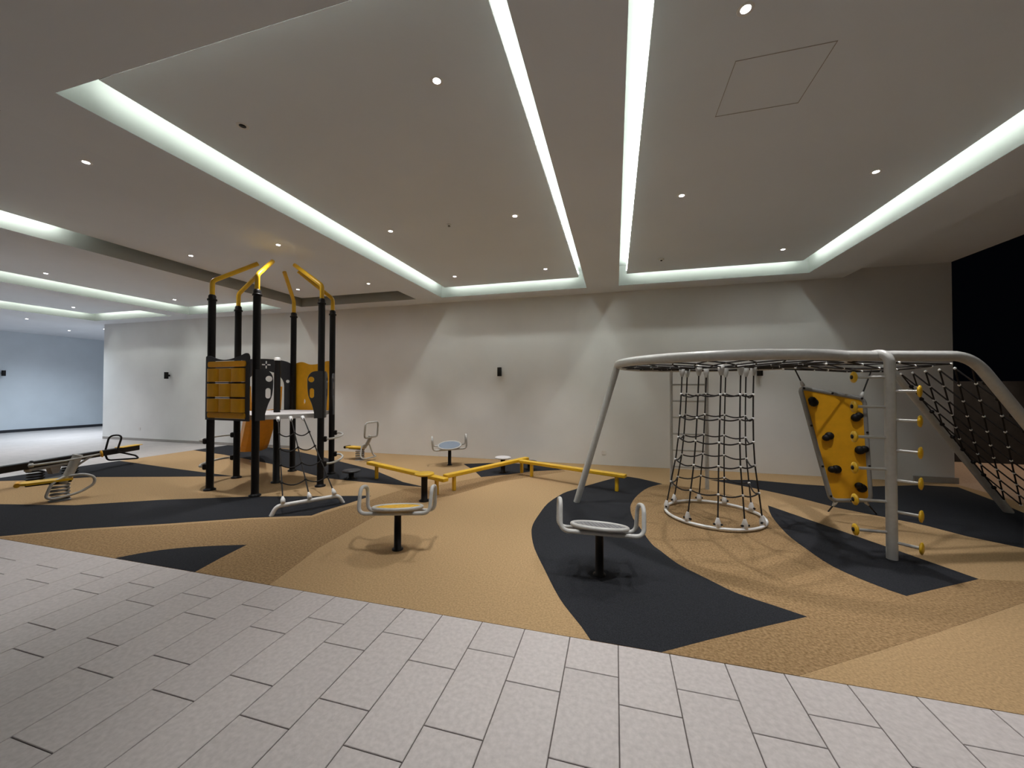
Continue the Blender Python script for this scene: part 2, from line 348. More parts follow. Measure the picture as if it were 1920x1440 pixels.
def downlight(x, y, z, label, lit=True, data=None):
    src = dl_on if lit else dl_off
    o = copy_tree(src) if used[lit] else src
    used[lit] = True
    o.location = (x, y, z); o['label'] = label; o['group'] = 'recessed ceiling downlights'; o['category'] = 'downlight'
    if lit:
        l = bpy.data.objects.new('beam', data or sd); C.objects.link(l); l.parent = o; l.location = (0, 0, -.012)
        if data is None:
            l = bpy.data.objects.new('spill', sp_); C.objects.link(l); l.parent = o; l.location = (0, 0, -.012)
rown = {2.49: 'front row', 4.72: 'middle row', 6.96: 'wall-side row', 6.9: 'wall-side row'}
for tn, xl, xr, spec in (('tray above the balance beams', -3.08, -1.25, {(0, 4.72): 1, (0, 6.96): 1, (1, 2.49): 1, (1, 4.72): 1, (1, 6.96): 1}),
                         ('tray above the rope climber', .75, 2.60, {(0, 2.49): 1, (0, 4.72): 1, (1, 2.49): 1, (1, 4.72): 1, (1, 6.96): 1}),
                         ('tray above the play tower', -6.91, -5.07, {(0, 4.72): 1, (0, 6.96): 1, (1, 2.49): 1, (1, 4.72): 1, (1, 6.96): 1}),
                         ('first tray beyond the play tower', -10.73, -8.89, {(0, 2.49): 1, (1, 2.49): 1, (0, 4.72): 1, (0, 6.96): 1, (1, 6.96): 1, (1, 4.72): 0}),
                         ('tray farthest along the hall', -14.47, -12.7, {(0, 6.9): 1, (0, 4.72): 1, (0, 2.49): 1, (1, 2.49): 1})):
    for (s_, y), lit in spec.items():
        side = 'left one' if s_ == 0 else 'right one'
        downlight(xr if s_ else xl, y, ZP, ('lit' if lit else 'unlit')+' downlight, '+tn+', '+rown[y]+', '+side, bool(lit))
downlight(-3.07, 2.49, ZP, 'dead black-centred downlight, tray above the balance beams, front row', False)
downlight(-16.87, 7.05, ZS, 'lit downlight in the flat ceiling before the cool-coloured corridor', True, sc_)
downlight(-18.8, 8.87, ZS, 'lit downlight in the corridor ceiling, nearer the bluish wall', True, sc_)
downlight(-17.1, 8.95, ZS, 'lit downlight in the corridor ceiling, beside the back wall corner', True, sc_)
t = thing('smoke_detector', 'small dark detector in the tray above the climber, beside the back cove', 'detector', (.775, 6.945, ZP))
build('base', MB().lathe([(.03, -.02), (.045, -.008), (.045, 0)], seg=20), 'trim', t, False)
build('sensor', MB().lathe([(.012, -.032), (.02, -.02)], seg=14), 'blackp', t, False)
t = thing('sprinkler_head', 'tiny sprinkler head in the tray above the balance beams', 'sprinkler', (-2.18, 4.73, ZP))
build('escutcheon', MB().lathe([(.015, -.012), (.03, -.002), (.03, 0)], seg=16), 'trim', t, False)
build('deflector', MB().lathe([(.018, -.03), (.018, -.026), (.004, -.012)], seg=12), 'grey', t, False)

# ---------------------------------------------------------------- wall lamps, sockets
def sconce(x, y, z, rz, label, proto=[None]):
    if proto[0] is None:
        t = thing('wall_lamp', label, 'wall lamp', (0, 0, 0), 0, 'black wall lamps')
        build('backplate', MB().lathe([(.03, 0), (.03, .018)], seg=20, rot=Matrix.Rotation(PI/2, 3, 'X')), 'blackp', t, False)
        build('bracket', MB().box((0, -.035, 0), (.03, .05, .06), bev=.004), 'blackp', t, False)
        build('lamp_body', MB().lathe([(.046, -.1), (.05, -.096), (.05, .096), (.046, .1)], (0, -.085, 0), 24), 'blackp', t, False)
        proto[0] = t
    else: t = copy_tree(proto[0])
    t.location = (x, y, z); t.rotation_euler = (0, 0, rz); t['label'] = label
sconce(-2.53, 8.298, 2.0, 0, 'black cylinder wall lamp on the open middle of the back wall')
sconce(-12.95, 8.298, 2.0, 0, 'black cylinder wall lamp on the back wall left of the tower')
sconce(2.67, 8.298, 1.97, 0, 'black cylinder wall lamp just below the rope climber top pipe')
sconce(-21.198, 8.3, 2.15, PI/2, 'black wall lamp on the bluish side wall')
def socket(x, z, label, proto=[None]):
    if proto[0] is None:
        t = thing('wall_socket', label, 'socket', (0, 0, 0), 0, 'wall sockets')
        build('faceplate', MB().box((0, -.004, 0), (.088, .008, .088), bev=.003), 'trim', t, False)
        build('switch', MB().box((.024, -.009, .02), (.014, .004, .02)), 'white', t, False)
        proto[0] = t
    else: t = copy_tree(proto[0])
    t.location = (x, 8.3, z); t['label'] = label
socket(-.23, .26, 'white socket plate low on the back wall beside the climber leg')
socket(-14.18, .36, 'white socket plate low on the back wall near its left corner')

# ---------------------------------------------------------------- play tower
Cn = Vector((-5.64, 5.27, 0))
posts = {'A': (-6.19, 4.55), 'C': (-5.20, 4.48), 'F': (-4.685, 5.21), 'G': (-5.19, 6.05), 'E': (-6.09, 6.04), 'B': (-6.58, 5.30)}
tower = thing('play_tower', 'tall hexagonal play tower with black posts, yellow arms and a slide', 'play tower', Cn)
for k, (x, y) in posts.items():
    mb = MB().lathe([(.082, 0), (.082, .02), (.058, .03), (.052, .05), (.052, 3.0), (.052, 3.08), (.038, 3.1)], (x, y, 0), 20)
    mb.lathe([(.052, 3.0), (.066, 3.005), (.066, 3.03), (.052, 3.035)], (x, y, 0), 20)
    build('post', mb, 'black', tower)
    d = (Cn-Vector((x, y, 0))).normalized()
    tip = Vector((x, y, 3.72))+d*.60
    arm = MB().tube(fillet([(x, y, 3.08), (x, y, 3.32), tip], .05, 5), .034, 14)
    build('roof_arm', arm, 'yellow', tower)
mid = MB().lathe([(.082, 0), (.082, .02), (.054, .03), (.048, 2.1)], (-5.60, 5.22, 0), 20)
cp = build('centre_post', mid, 'black', tower)
build('post_cap', MB().lathe([(.051, 2.09), (.051, 2.12), (.04, 2.14), (.001, 2.15)], (-5.60, 5.22, 0), 20), 'white', cp)
hexp = [(posts[k][0]+(Cn.x-posts[k][0])*.06, posts[k][1]+(Cn.y-posts[k][1])*.06) for k in 'ACFGEB']
build('deck', MB().plate([[(x-Cn.x, y-Cn.y) for x, y in hexp]], (Cn.x, Cn.y, 1.165), (1, 0, 0), (0, 1, 0), (0, 0, 1), .07), 'deck', tower)
def face(p, q, off=.0):
    a, b = Vector((*posts[p], 0)), Vector((*posts[q], 0)); c = (a+b)/2; u = (b-a).normalized(); n = (c-Cn); n.z = 0
    n = (n-u*n.dot(u)).normalized()
    return c+n*off, u, Vector((0, 0, 1)), n, (b-a).length
def smooth_top(pts, n=5):
    out = []
    for i in range(len(pts)-1):
        p0, p1, p2, p3 = pts[max(i-1, 0)], pts[i], pts[i+1], pts[min(i+2, len(pts)-1)]
        for k in range(n):
            t = k/n
            out.append(tuple(.5*(2*p1[c]+(p2[c]-p0[c])*t+(2*p0[c]-5*p1[c]+4*p2[c]-p3[c])*t*t+(3*p1[c]-p0[c]-3*p2[c]+p3[c])*t**3) for c in (0, 1)))
    return out+[pts[-1]]
# face A-C: noughts and crosses panel
O, u, v, n, L = face('A', 'C', .085)
out = [(-.47, 1.12), (.47, 1.12)]+smooth_top([(.47, 2.08), (.42, 2.135), (.25, 2.09), (0, 2.045), (-.2, 2.06), (-.4, 2.115), (-.47, 2.10)])
pn = build('noughts_and_crosses_panel', MB().plate([out, [(-.39, 1.145), (.40, 1.145), (.40, 2.03), (-.39, 2.03)]], O, u, v, n, .022), 'charp', tower)
rotm = Matrix((u, n, Vector((0, 0, 1)))).transposed()
for z0, z1 in ((1.935, 2.02), (1.155, 1.24)):
    b = build('rail_plate', MB().plate([[(-.375+.03*math.cos(a), (z0+z1)/2+((z1-z0)/2)*math.sin(a)) for a in [PI/2+PI*k/8 for k in range(9)]]+[(.385+.03*math.cos(a), (z0+z1)/2+((z1-z0)/2)*math.sin(a)) for a in [-PI/2+PI*k/8 for k in range(9)]]], O+n*.012, u, v, n, .03), 'amber', pn)
    b['label'] = 'amber rounded rail'
for zc in (1.81, 1.58, 1.35):
    for uc in (-.258, .005, .268):
        mb = MB(); r_ = .118
        prof = [(r_*math.cos(2*PI*k/16)*(1.0), r_*.55*math.sin(2*PI*k/16)) for k in range(16)]
        sq = [(math.copysign(abs(math.cos(2*PI*k/28))**.55, math.cos(2*PI*k/28))*.129, math.copysign(abs(math.sin(2*PI*k/28))**.8, math.sin(2*PI*k/28))*.075) for k in range(28)]
        mb.plate([sq], O+u*uc+Vector((0, 0, zc)), u, n, Vector((0, 0, 1)), .2)
        b = build('turning_block', mb, 'amber', pn)
for zc in (1.925, 1.695, 1.465, 1.245):
    build('axle', MB().cyl(O+u*-.4+Vector((0, 0, zc)), O+u*.4+Vector((0, 0, zc)), .008, 8), 'black', pn)
# wings either side of the three open faces
def wing_outline(sg):
    p = [(.46, 1.125), (.335, 1.125), (.335, 1.22)]+smooth_top([(.335, 1.22), (.30, 1.36), (.25, 1.50), (.235, 1.68), (.245, 1.80), (.30, 1.875), (.38, 1.895), (.46, 1.895)])[1:]
    return [(sg*a, b) for a, b in p]
for p, q in (('C', 'F'), ('F', 'G'), ('B', 'A')):
    O, u, v, n, L = face(p, q, .045)
    for sg in (-1, 1):
        o = build('side_wing', MB().plate([wing_outline(sg), circ(sg*.29, 1.755, .045), slot(sg*.30, 1.535, .034, .045)], O, u, v, n, .02), 'charp', tower)
        o['label'] = 'charcoal side wing with a round and an oblong hole'
# face G-E: yellow panel
O, u, v, n, L = face('E', 'G', .05)
out = [(-.42, 1.17), (.42, 1.17)]+smooth_top([(.42, 2.13), (.30, 2.14), (.1, 2.09), (-.1, 2.08), (-.28, 2.13), (-.42, 2.11)])
sl = [(-.20+.012*math.cos(a)*(1 if k % 2 else 1)-.03*math.sin(a/2), 1.36+.05*math.sin(a)) for k, a in enumerate([2*PI*i/14 for i in range(14)])]
build('rear_panel', MB().plate([out, sl, circ(.1, 1.75, .05), slot(.1, 1.5, .04, .05)], O, u, v, n, .02), 'amber', tower)['label'] = 'amber panel closing the rear side'
# face B-E: slide entrance
O, u, v, n, L = face('B', 'E', .05)
arch = [(-.30, 1.2), (.30, 1.2), (.30, 1.66)]+[(.30*math.cos(PI*k/14), 1.66+.28*math.sin(PI*k/14)) for k in range(1, 14)]+[(-.30, 1.66)]
cross = []
for i in range(4):
    a = i*PI/2; ca, sa = math.cos(a), math.sin(a)
    cross.append([(.0+x*ca-y*sa, 2.06+x*sa+y*ca) for x, y in ((.018, -.011), (.07, -.011), (.07, .011), (.018, .011))])
out = [(-.42, 1.13), (.42, 1.13)]+smooth_top([(.42, 2.10), (.28, 2.15), (.0, 2.17), (-.28, 2.15), (-.42, 2.10)])
build('slide_entrance_panel', MB().plate([out, arch]+cross+[circ(.36, 1.75, .032), circ(-.36, 1.75, .032)], O, u, v, n, .02), 'charp', tower)
# slide
sdir = n.copy(); s0 = O
path = [(0, 1.19, .46), (.16, 1.19, .44), (.32, 1.12, .30), (.5, .99, .22), (.9, .68, .20), (1.25, .42, .19), (1.5, .29, .17), (1.75, .25, .15), (2.15, .24, .13), (2.32, .21, .09), (2.38, .17, .06)]
vs = []; fs = []
for (sx, z, h) in path:
    sec = [(-.27, h), (-.235, h), (-.215, .03), (0, 0), (.215, .03), (.235, h), (.27, h), (.25, -.01), (.16, -.045), (0, -.05), (-.16, -.045), (-.25, -.01)]
    for a, b in sec: vs.append(s0+sdir*sx+u*a+Vector((0, 0, z+b)))
k = 12
for i in range(len(path)-1):
    for j in range(k): fs.append((i*k+j, i*k+(j+1) % k, (i+1)*k+(j+1) % k, (i+1)*k+j))
fs.append(tuple(range(k-1, -1, -1))); fs.append(tuple((len(path)-1)*k+j for j in range(k)))
sl_ = build('slide', MB().add(vs, fs), 'slide', tower)
e = s0+sdir*1.6
build('slide_leg', MB().cyl((e.x, e.y, 0), (e.x, e.y, .22), .022).lathe([(.06, 0), (.06, .012)], (e.x, e.y, 0), 16), 'grey', sl_)
# step bars bulging out from the faces F-G and B-A
for p, q in (('F', 'G'), ('B', 'A')):
    O, u, v, n, L = face(p, q, 0)
    for z in (.775, .37):
        pts = [O-u*(L/2)+n*.07, O-u*(L/2-.03)+n*.16, O-u*.18+n*.25, O+u*.18+n*.25, O+u*(L/2-.03)+n*.16, O+u*(L/2)+n*.07]
        sb = build('step_bar', MB().tube(fillet([P+Vector((0, 0, z)) for P in pts], .14, 6), .017, 12), 'pipe', tower)
        for sg in (-1, 1):
            c = O+u*sg*(L/2)+n*.065+Vector((0, 0, z))
            build('clamp', MB().box(c, (.075, .06, .09), Matrix((u, n, Vector((0, 0, 1)))).transposed(), bev=.012), 'blackp', sb)
# rope net ladder on face C-F
O, u, v, n, L = face('C', 'F', .0)
bar0, bar1 = Vector((-4.15, 3.88, .11)), Vector((-3.735, 4.50, .11)); bd = (bar1-bar0).normalized()
lad = build('net_base_bar', MB().tube(fillet([bar0-bd*.06+Vector((0, 0, -.115)), bar0, bar1, bar1+bd*.06+Vector((0, 0, -.115))], .055, 6), .027, 12), 'white', tower)
topc = [O+u*a+n*.04+Vector((0, 0, 1.15)) for a in (-.165, .01, .18)]
botc = [bar0+(bar1-bar0)*t_+Vector((0, 0, .07)) for t_ in (.09, .5, .91)]
def clampmb(c, d, s_=1.0):
    d = Vector(d).normalized(); a = d.orthogonal().normalized(); b_ = d.cross(a); R = Matrix((a, b_, d)).transposed()
    mb = MB(); mb.lathe([(.02*s_, -.05*s_), (.028*s_, -.045*s_), (.028*s_, .0), (.014*s_, .045*s_), (.012*s_, .05*s_)], c, 12, R); return mb
for i in range(3):
    build('rope', MB().tube([topc[i], topc[i]*.5+botc[i]*.5, botc[i]], .0085, 8), 'rope', tower)
    build('rope_clamp', clampmb(botc[i], topc[i]-botc[i]), 'white', tower)
    build('rope_clamp', clampmb(topc[i]+Vector((0, 0, -.02)), botc[i]-topc[i], .95), 'white', tower)
knots = MB()
for t_ in (.22, .42, .62, .82):
    P = [topc[i]+(botc[i]-topc[i])*t_ for i in range(3)]
    pts = []
    for i in range(2):
        for k in range(8):
            s_ = k/8; pts.append(P[i]*(1-s_)+P[i+1]*s_+Vector((0, 0, -.05*math.sin(PI*s_))))
    pts.append(P[2]); build('cross_rope', MB().tube(pts, .0085, 8), 'rope', tower)
    for p_ in P: knots.ball(p_, .019, 8)
tag(build('rope_connectors', knots, 'blackp', tower), kind='stuff')

# ---------------------------------------------------------------- rope climber
RC = Vector((1.29, 5.32, 0)); ZR = 1.935; RR = 1.25; pr = .052
clm = thing('rope_climber', 'large grey pipe climbing frame with rope cone, peg pole and sloping net', 'climbing frame', RC)
def ringpt(a, r=RR, z=ZR, c=RC): return Vector((c.x+r*math.cos(math.radians(a)), c.y+r*math.sin(math.radians(a)), z))
build('top_ring', MB().tube([ringpt(a) for a in range(0, 360, 6)], pr, 14, True), 'pipe', clm)
build('leg', MB().tube([(-.53, 5.46, 0), ringpt(176)+Vector((-.01, 0, 0))], .045, 14), 'pipe', clm)
# front pole with alternating pegs
px_, py_ = 2.53, 4.43
pj = ringpt(-27)
pole = build('peg_pole', MB().tube(fillet([(px_, py_, 0), (px_, py_, ZR+.03), pj], .13, 8), .043, 16), 'pipe', clm)
base = Vector((px_, py_, 0))
for i in range(6):
    z = [1.59, 1.317, 1.03, .75, .455, .165][i]
    d = Vector((.76, -.65, 0)); e_ = base+d*.195+Vector((0, 0, z))
    pg = build('peg', MB().cyl(base+d*.03+Vector((0, 0, z)), e_, .014, 10), 'pipe', pole)
    build('peg_disc', MB().lathe([(.0, -.012), (.045, -.012), (.055, -.004), (.055, .006), (.03, .014), (.0, .014)], e_, 18, d.to_track_quat('Z', 'Y').to_matrix()), 'yellow', pg)
    z = [1.725, 1.44, 1.148, .846, .54, .25][i]
    d = Vector((-1, .02, 0)).normalized(); e_ = base+d*.285+Vector((0, 0, z))
    pg = build('peg', MB().cyl(base+d*.03+Vector((0, 0, z)), e_, .014, 10), 'pipe', pole)
    R_ = d.to_track_quat('Z', 'Y').to_matrix()
    dd = build('peg_disc', MB().lathe([(.0, -.012), (.045, -.012), (.055, -.004), (.055, .006), (.03, .014), (.0, .014)], e_, 18, R_), 'yellow', pg)
    build('peg_cap', MB().lathe([(.02, .012), (.02, .022), (.0, .026)], e_, 10, R_), 'blackp', pole)
# bay on the right
T1, T2 = Vector((3.45, 4.87, 1.945)), Vector((3.50, 6.12, 1.905)); ld_ = Vector((.965, .262, -1.24))
k1 = T1.z/1.24
B1, B2 = T1+ld_*k1, T2+ld_*(T2.z/1.24)
fj = ringpt(-46); bj = ringpt(40)
build('frame_pipe', MB().tube(fillet([fj, T1, B1], .22, 8), .05, 14), 'pipe', clm)
build('frame_pipe', MB().tube(fillet([bj, T2, B2], .22, 8), .046, 14), 'pipe', clm)
# ladder at the back
la, lb = Vector((.90, 6.77, 0)), Vector((1.43, 6.74, 0))
lr = ringpt(100)
for P in (la, lb):
    d = (Vector((RC.x, RC.y, 0))-Vector((P.x, P.y, 0))).normalized(); a_ = math.degrees(math.atan2(P.y-RC.y, P.x-RC.x))
    build('ladder_rail', MB().tube(fillet([(P.x, P.y, 0), (P.x, P.y, ZR), ringpt(a_)], .1, 6), .024 if P is la else .03, 12), 'pipe', clm)
for i in range(6):
    z = 1.685-.27*i
    build('rung', MB().cyl(la+Vector((0, 0, z)), lb+Vector((0, 0, z)), .014, 10), 'pipe', clm)
# rope cone
CB, CT = Vector((1.20, 5.33, 0)), Vector((1.25, 5.30, 0))
build('ground_ring', MB().tube([ringpt(a, .565, .03, CB) for a in range(0, 360, 8)], .018, 12, True), 'white', clm)
angs = [177, 138, 96, 63, 25, -37, -68, -98, -132]
kn = MB(); rp = []
for i, a in enumerate(angs):
    bpt = ringpt(a, .55, .10, CB); tpt = ringpt(a, .41, 1.80, CT); pts = [bpt]
    for z_, r_ in ((.40, .505), (.715, .455), (.985, .432), (1.262, .42), (1.545, .413)):
        k_ = (z_-.1)/1.7; pts.append(ringpt(a, r_, z_, CB*(1-k_)+CT*k_))
    pts.append(tpt); rp.append(pts)
    build('rope', MB().tube(pts, .0085, 8), 'rope', clm)
    build('rope_clamp', clampmb(tpt+Vector((0, 0, .03)), tpt-Vector((0, 0, 5))-tpt, 1.25).cyl(tpt+Vector((0, 0, .06)), ringpt(a, .41, 1.92, CT), .012, 8), 'pipe', clm)
    cl = build('rope_clamp', clampmb(bpt-Vector((0, 0, .01)), (0, 0, 1), 1.15), 'white', clm)
    build('clamp_bolt', MB().cyl(ringpt(a-5, .56, .075, CB), ringpt(a+5, .56, .075, CB), .012, 8), 'blackp', cl)
def at_z(pts, z):
    for p, q in zip(pts, pts[1:]):
        if p.z <= z <= q.z: t_ = (z-p.z)/(q.z-p.z); return p*(1-t_)+q*t_
    return pts[-1]
def on_ring(i, zs): return at_z(rp[i], zs)
for zi, z in enumerate((1.545, 1.262, .985, .715, .40)):
    order = list(range(9)); pts = []
    P = [at_z(rp[i], z-(.0 if not (zi == 3 and i in (0, 8)) else .02)) for i in order]
    for i in range(9):
        a_, b_ = P[i], P[(i+1) % 9]
        for k in range(7):
            s_ = k/7; pts.append(a_*(1-s_)+b_*s_+Vector((0, 0, -.045*math.sin(PI*s_)*(b_-a_).length/.45)))
        kn.ball(a_, .016, 8)
    build('ring_rope', MB().tube(pts, .0085, 8, True), 'rope', clm)
o = build('rope_connectors', kn, 'white', clm); o['kind'] = 'stuff'; o['label'] = 'white rope connectors'
# flat net inside the ring and over the bay; sloping net between the two inclined pipes
net = MB(); nk = MB()
radii = [.41, .62, .83, 1.04, 1.2]; nn = 18
nodes = [[ringpt(360/nn*(i+.5*(j % 2)), r, 1.865+.012*j if j < 4 else 1.90) for i in range(nn)] for j, r in enumerate(radii)]
for j in range(len(radii)-1):
    for i in range(nn):
        a_ = nodes[j][i]; o2 = (i if j % 2 == 0 else (i+1) % nn)
        for q in (nodes[j+1][o2 % nn], nodes[j+1][(o2-1) % nn]): net.tube([a_, q], .008, 6)
        if j: nk.ball(a_, .010, 6)
net.tube(nodes[0], .011, 6, True)
def netpatch(A, B, D, E_, nu, nv, knots, sag=.0):
    """A-B top edge, D-E_ bottom edge: diamond rope net"""
    P = lambda s_, t_: (A*(1-s_)+B*s_)*(1-t_)+(D*(1-s_)+E_*s_)*t_+Vector((0, 0, -sag*math.sin(PI*s_)*math.sin(PI*t_)))
    N = {}
    for j in range(nv+1):
        m_ = nu+1 if j % 2 == 0 else nu
        for i in range(m_):
            N[j, i] = P((i+(.5 if j % 2 else 0))/nu, j/nv)
            knots.ball(N[j, i], .015, 6)
    for j in range(nv):
        for i in range(nu+1 if j % 2 == 0 else nu):
            for q in ((i-1, i) if j % 2 == 0 else (i, i+1)):
                if (j+1, q) in N: net.tube([N[j, i], N[j+1, q]], .008, 6)
    for j in range(0, nv-1, 2):
        for i in (0, nu): net.tube([N[j, i], N[j+2, i]], .008, 6)
o = build('flat_net', net, 'rope', clm); o['kind'] = 'stuff'; o['label'] = 'black flat rope net'
o = build('flat_net_connectors', nk, 'white', clm); o['kind'] = 'stuff'
net = MB(); nk = MB()
inw = lambda a, b, d_: a+(b-a).normalized()*d_
netpatch(inw(fj, bj, .10)+Vector((.06, 0, -.05)), inw(bj, fj, .10)+Vector((0, 0, -.05)), inw(T1, T2, .1)+Vector((-.1, 0, -.07)), inw(T2, T1, .1)+Vector((-.1, 0, -.07)), 4, 4, nk, .05)
o = build('bay_net', net, 'rope', clm); o['kind'] = 'stuff'
o = build('bay_net_connectors', nk, 'white', clm); o['kind'] = 'stuff'
net = MB(); nk = MB()
A_, B_ = inw(T1, T2, .09)+ld_*.08, inw(T2, T1, .09)+ld_*.08; D_, E2 = inw(B1, B2, .09)-ld_*.15, inw(B2, B1, .09)-ld_*.15
netpatch(A_, B_, D_, E2, 5, 10, nk, .04)
o = build('sloping_net', net, 'rope', clm); o['kind'] = 'stuff'; o['label'] = 'black sloping rope net'
o = build('sloping_net_connectors', nk, 'white', clm); o['kind'] = 'stuff'
bl = MB()
for j in range(1, 10):
    t_ = j/10
    for a_, b_ in ((A_, D_), (B_, E2)): 
        p_ = a_*(1-t_)+b_*t_; bl.ball(p_, .024, 8)
o = build('edge_clamps', bl, 'blackp', clm); o['kind'] = 'stuff'
# hung climbing panel with holds
YP = 5.9; cor = [(2.387, 1.63), (3.094, 1.486), (3.15, .19), (2.725, .16)]
hung = build('climbing_panel', MB().plate([cor], (0, YP, 0), (1, 0, 0), (0, 0, 1), (0, -1, 0), .022), 'amber', clm); hung['label'] = 'amber tapered panel with dark holds'
fr = []
cc = [Vector((x, YP, z)) for x, z in cor]; m0 = (cc[0]+cc[1])/2
loop = fillet([m0, cc[1], cc[2], cc[3], cc[0], m0], .07, 5)[:-1]
build('panel_frame', MB().tube(loop, .028, 12, True), 'darkpipe', hung)
for (x, z, s_) in ((2.53, 1.435, 1.0), (2.99, 1.245, .95), (2.70, 1.0, .95), (3.03, .83, 1.0), (2.775, .57, 1.0), (3.045, .345, 1.0)):
    mb = MB(); r_ = random.random()*6
    mb.ball((x, YP-.03, z), .058*s_, 10, (1, .75, .95)); mb.ball((x+.05*math.cos(r_), YP-.035, z+.035*math.sin(r_)), .05*s_, 10, (1, .8, .9))
    build('climbing_hold', mb, 'blackp', hung)
for a_, b_, t_ in [(0, 1, .05), (0, 1, .5), (0, 1, .95), (1, 2, .33), (1, 2, .66), (2, 3, .5), (3, 0, .3), (3, 0, .66), (3, 0, .04)]:
    p_ = cc[a_]*(1-t_)+cc[b_]*t_; build('frame_bolt', MB().lathe([(.0, .034), (.014, .032), (.014, .02)], p_, 10, Vector((0, -1, 0)).to_track_quat('Z', 'Y').to_matrix()), 'blackp', hung)
for p_, q_ in ((cc[0]+Vector((.04, 0, .02)), Vector((2.33, 5.9, 1.88))), (cc[1]+Vector((-.03, 0, .02)), Vector((3.22, 5.98, 1.86))), (cc[3]+Vector((.06, 0, -.01)), Vector((2.70, 5.92, 0))), (cc[2]+Vector((-.06, 0, -.01)), Vector((3.25, 5.96, 0)))):
    build('hanging_rope', MB().tube([p_, q_], .009, 8), 'rope', hung)
    build('rope_clamp', clampmb(p_+(q_-p_).normalized()*.04, q_-p_, .8), 'pipe', hung)

# ---------------------------------------------------------------- spinners
def spinner(x, y, rz, tilt_dir, tilt, seat_mat, label):
    t = thing('spinner_seat', label, 'spinner', (x, y, 0), 0, 'spinner seats')
    R = Matrix.Rotation(tilt, 3, Vector((-math.sin(tilt_dir), math.cos(tilt_dir), 0)))
    Rz = Matrix.Rotation(rz, 3, 'Z'); T = lambda p: R @ (Rz @ Vector((p[0], p[1], p[2])))+Vector((0, 0, .385))
    build('post', MB().lathe([(.055, 0), (.055, .01), (.036, .016), (.034, .388)], seg=16), 'black', t, False)
    st = build('seat', MB().lathe([(.0, .038), (.2, .038), (.225, .040), (.225, .024), (.0, .024)], (0, 0, .385), 32, R), seat_mat, t, False)
    sl = MB()
    for k in range(-5, 6):
        h = math.sqrt(max(.0, .2**2-(k*.036)**2)); c = T((k*.036, 0, .0395)); 
        sl.box(c, (.006, 2*h, .004), R @ Rz)
    tag(build('seat_ribs', sl, seat_mat, st, False), kind='stuff')
    build('seat_rim', MB().tube([T((.235*math.cos(a*PI/20), .235*math.sin(a*PI/20), .034)) for a in range(40)], .017, 12, True), 'pipe', t, False)
    w_ = .125
    for sg in (-1, 1):
        pts = [(0, -w_, -.012), (sg*.345, -w_, -.012), (sg*.352, -w_*.75, .235), (sg*.352, w_*.75, .235), (sg*.345, w_, -.012), (0, w_, -.012)]
        build('handle', MB().tube(fillet([T(p_) for p_ in pts], .075, 7), .0185, 12), 'pipe', t, False)
    return t
spinner(-2.10, 3.376, YAW, YAW+PI/2+.05, math.radians(11), 'yellow', 'spinner seat with a yellow disc in front of the balance beams')
spinner(-.133, 3.377, YAW-.05, YAW+PI/2-.33, math.radians(13), 'greymesh', 'spinner seat with a grey disc on the big charcoal patch')
spinner(-3.376, 7.40, YAW+.2, YAW-PI/2-.05, math.radians(13), 'bluemesh', 'spinner seat with a blue-grey disc beside the back wall')

# ---------------------------------------------------------------- stepping pods
def pod(x, y, h, r, topm, label, pr_=.045):
    t = thing('stepping_pod', label, 'stepping pod', (x, y, 0), 0, 'stepping pods')
    build('post', MB().lathe([(.075, 0), (.075, .012), (pr_, .03), (pr_, h-.045), (pr_*1.15, h-.045), (pr_*1.15, h-.025)], seg=18), 'black', t, False)
    build('disc', MB().lathe([(.0, h-.028), (r*.92, h-.028), (r, h-.02), (r, h-.008), (r*.95, h), (.0, h)], seg=28), topm, t, False)
pod(-2.64, 4.93, .40, .14, 'yellow', 'tall stepping pod with a yellow disc on a black post')
pod(-2.086, 7.016, .30, .155, 'deck', 'stepping pod with a pale grey disc behind the middle beam')
pod(-1.65, 7.42, .17, .15, 'charp', 'low dark stepping pod behind the beam corner near the wall')
pod(-4.55, 5.80, .155, .155, 'charp', 'low charcoal stepping pod on dark rubber beside the tower')

# ---------------------------------------------------------------- balance beams
def beam(a, b, label, t1, t2):
    a, b = Vector((*a, 0)), Vector((*b, 0)); c = (a+b)/2; d = (b-a); L = d.length; d.normalize()
    t = thing('balance_beam', label, 'balance beam', c, math.atan2(d.y, d.x), 'yellow balance beams')
    build('beam', MB().box((0, 0, .255), (L, .11, .055), bev=.008), 'yellow', t, False)
    for s_ in (t1, t2):
        build('leg', MB().box(((s_-.5)*L, 0, .115), (.05, .05, .23), bev=.006), 'yellow', t, False)
beam((-4.345, 6.02), (-2.42, 5.18), 'left yellow balance beam starting beside the play tower', .12, .90)
beam((-2.54, 5.40), (-1.66, 7.235), 'middle yellow balance beam running towards the back wall', .09, .92)
beam((-1.725, 6.93), (.156, 6.16), 'right yellow balance beam ending on the charcoal patch by the climber', .13, .93)

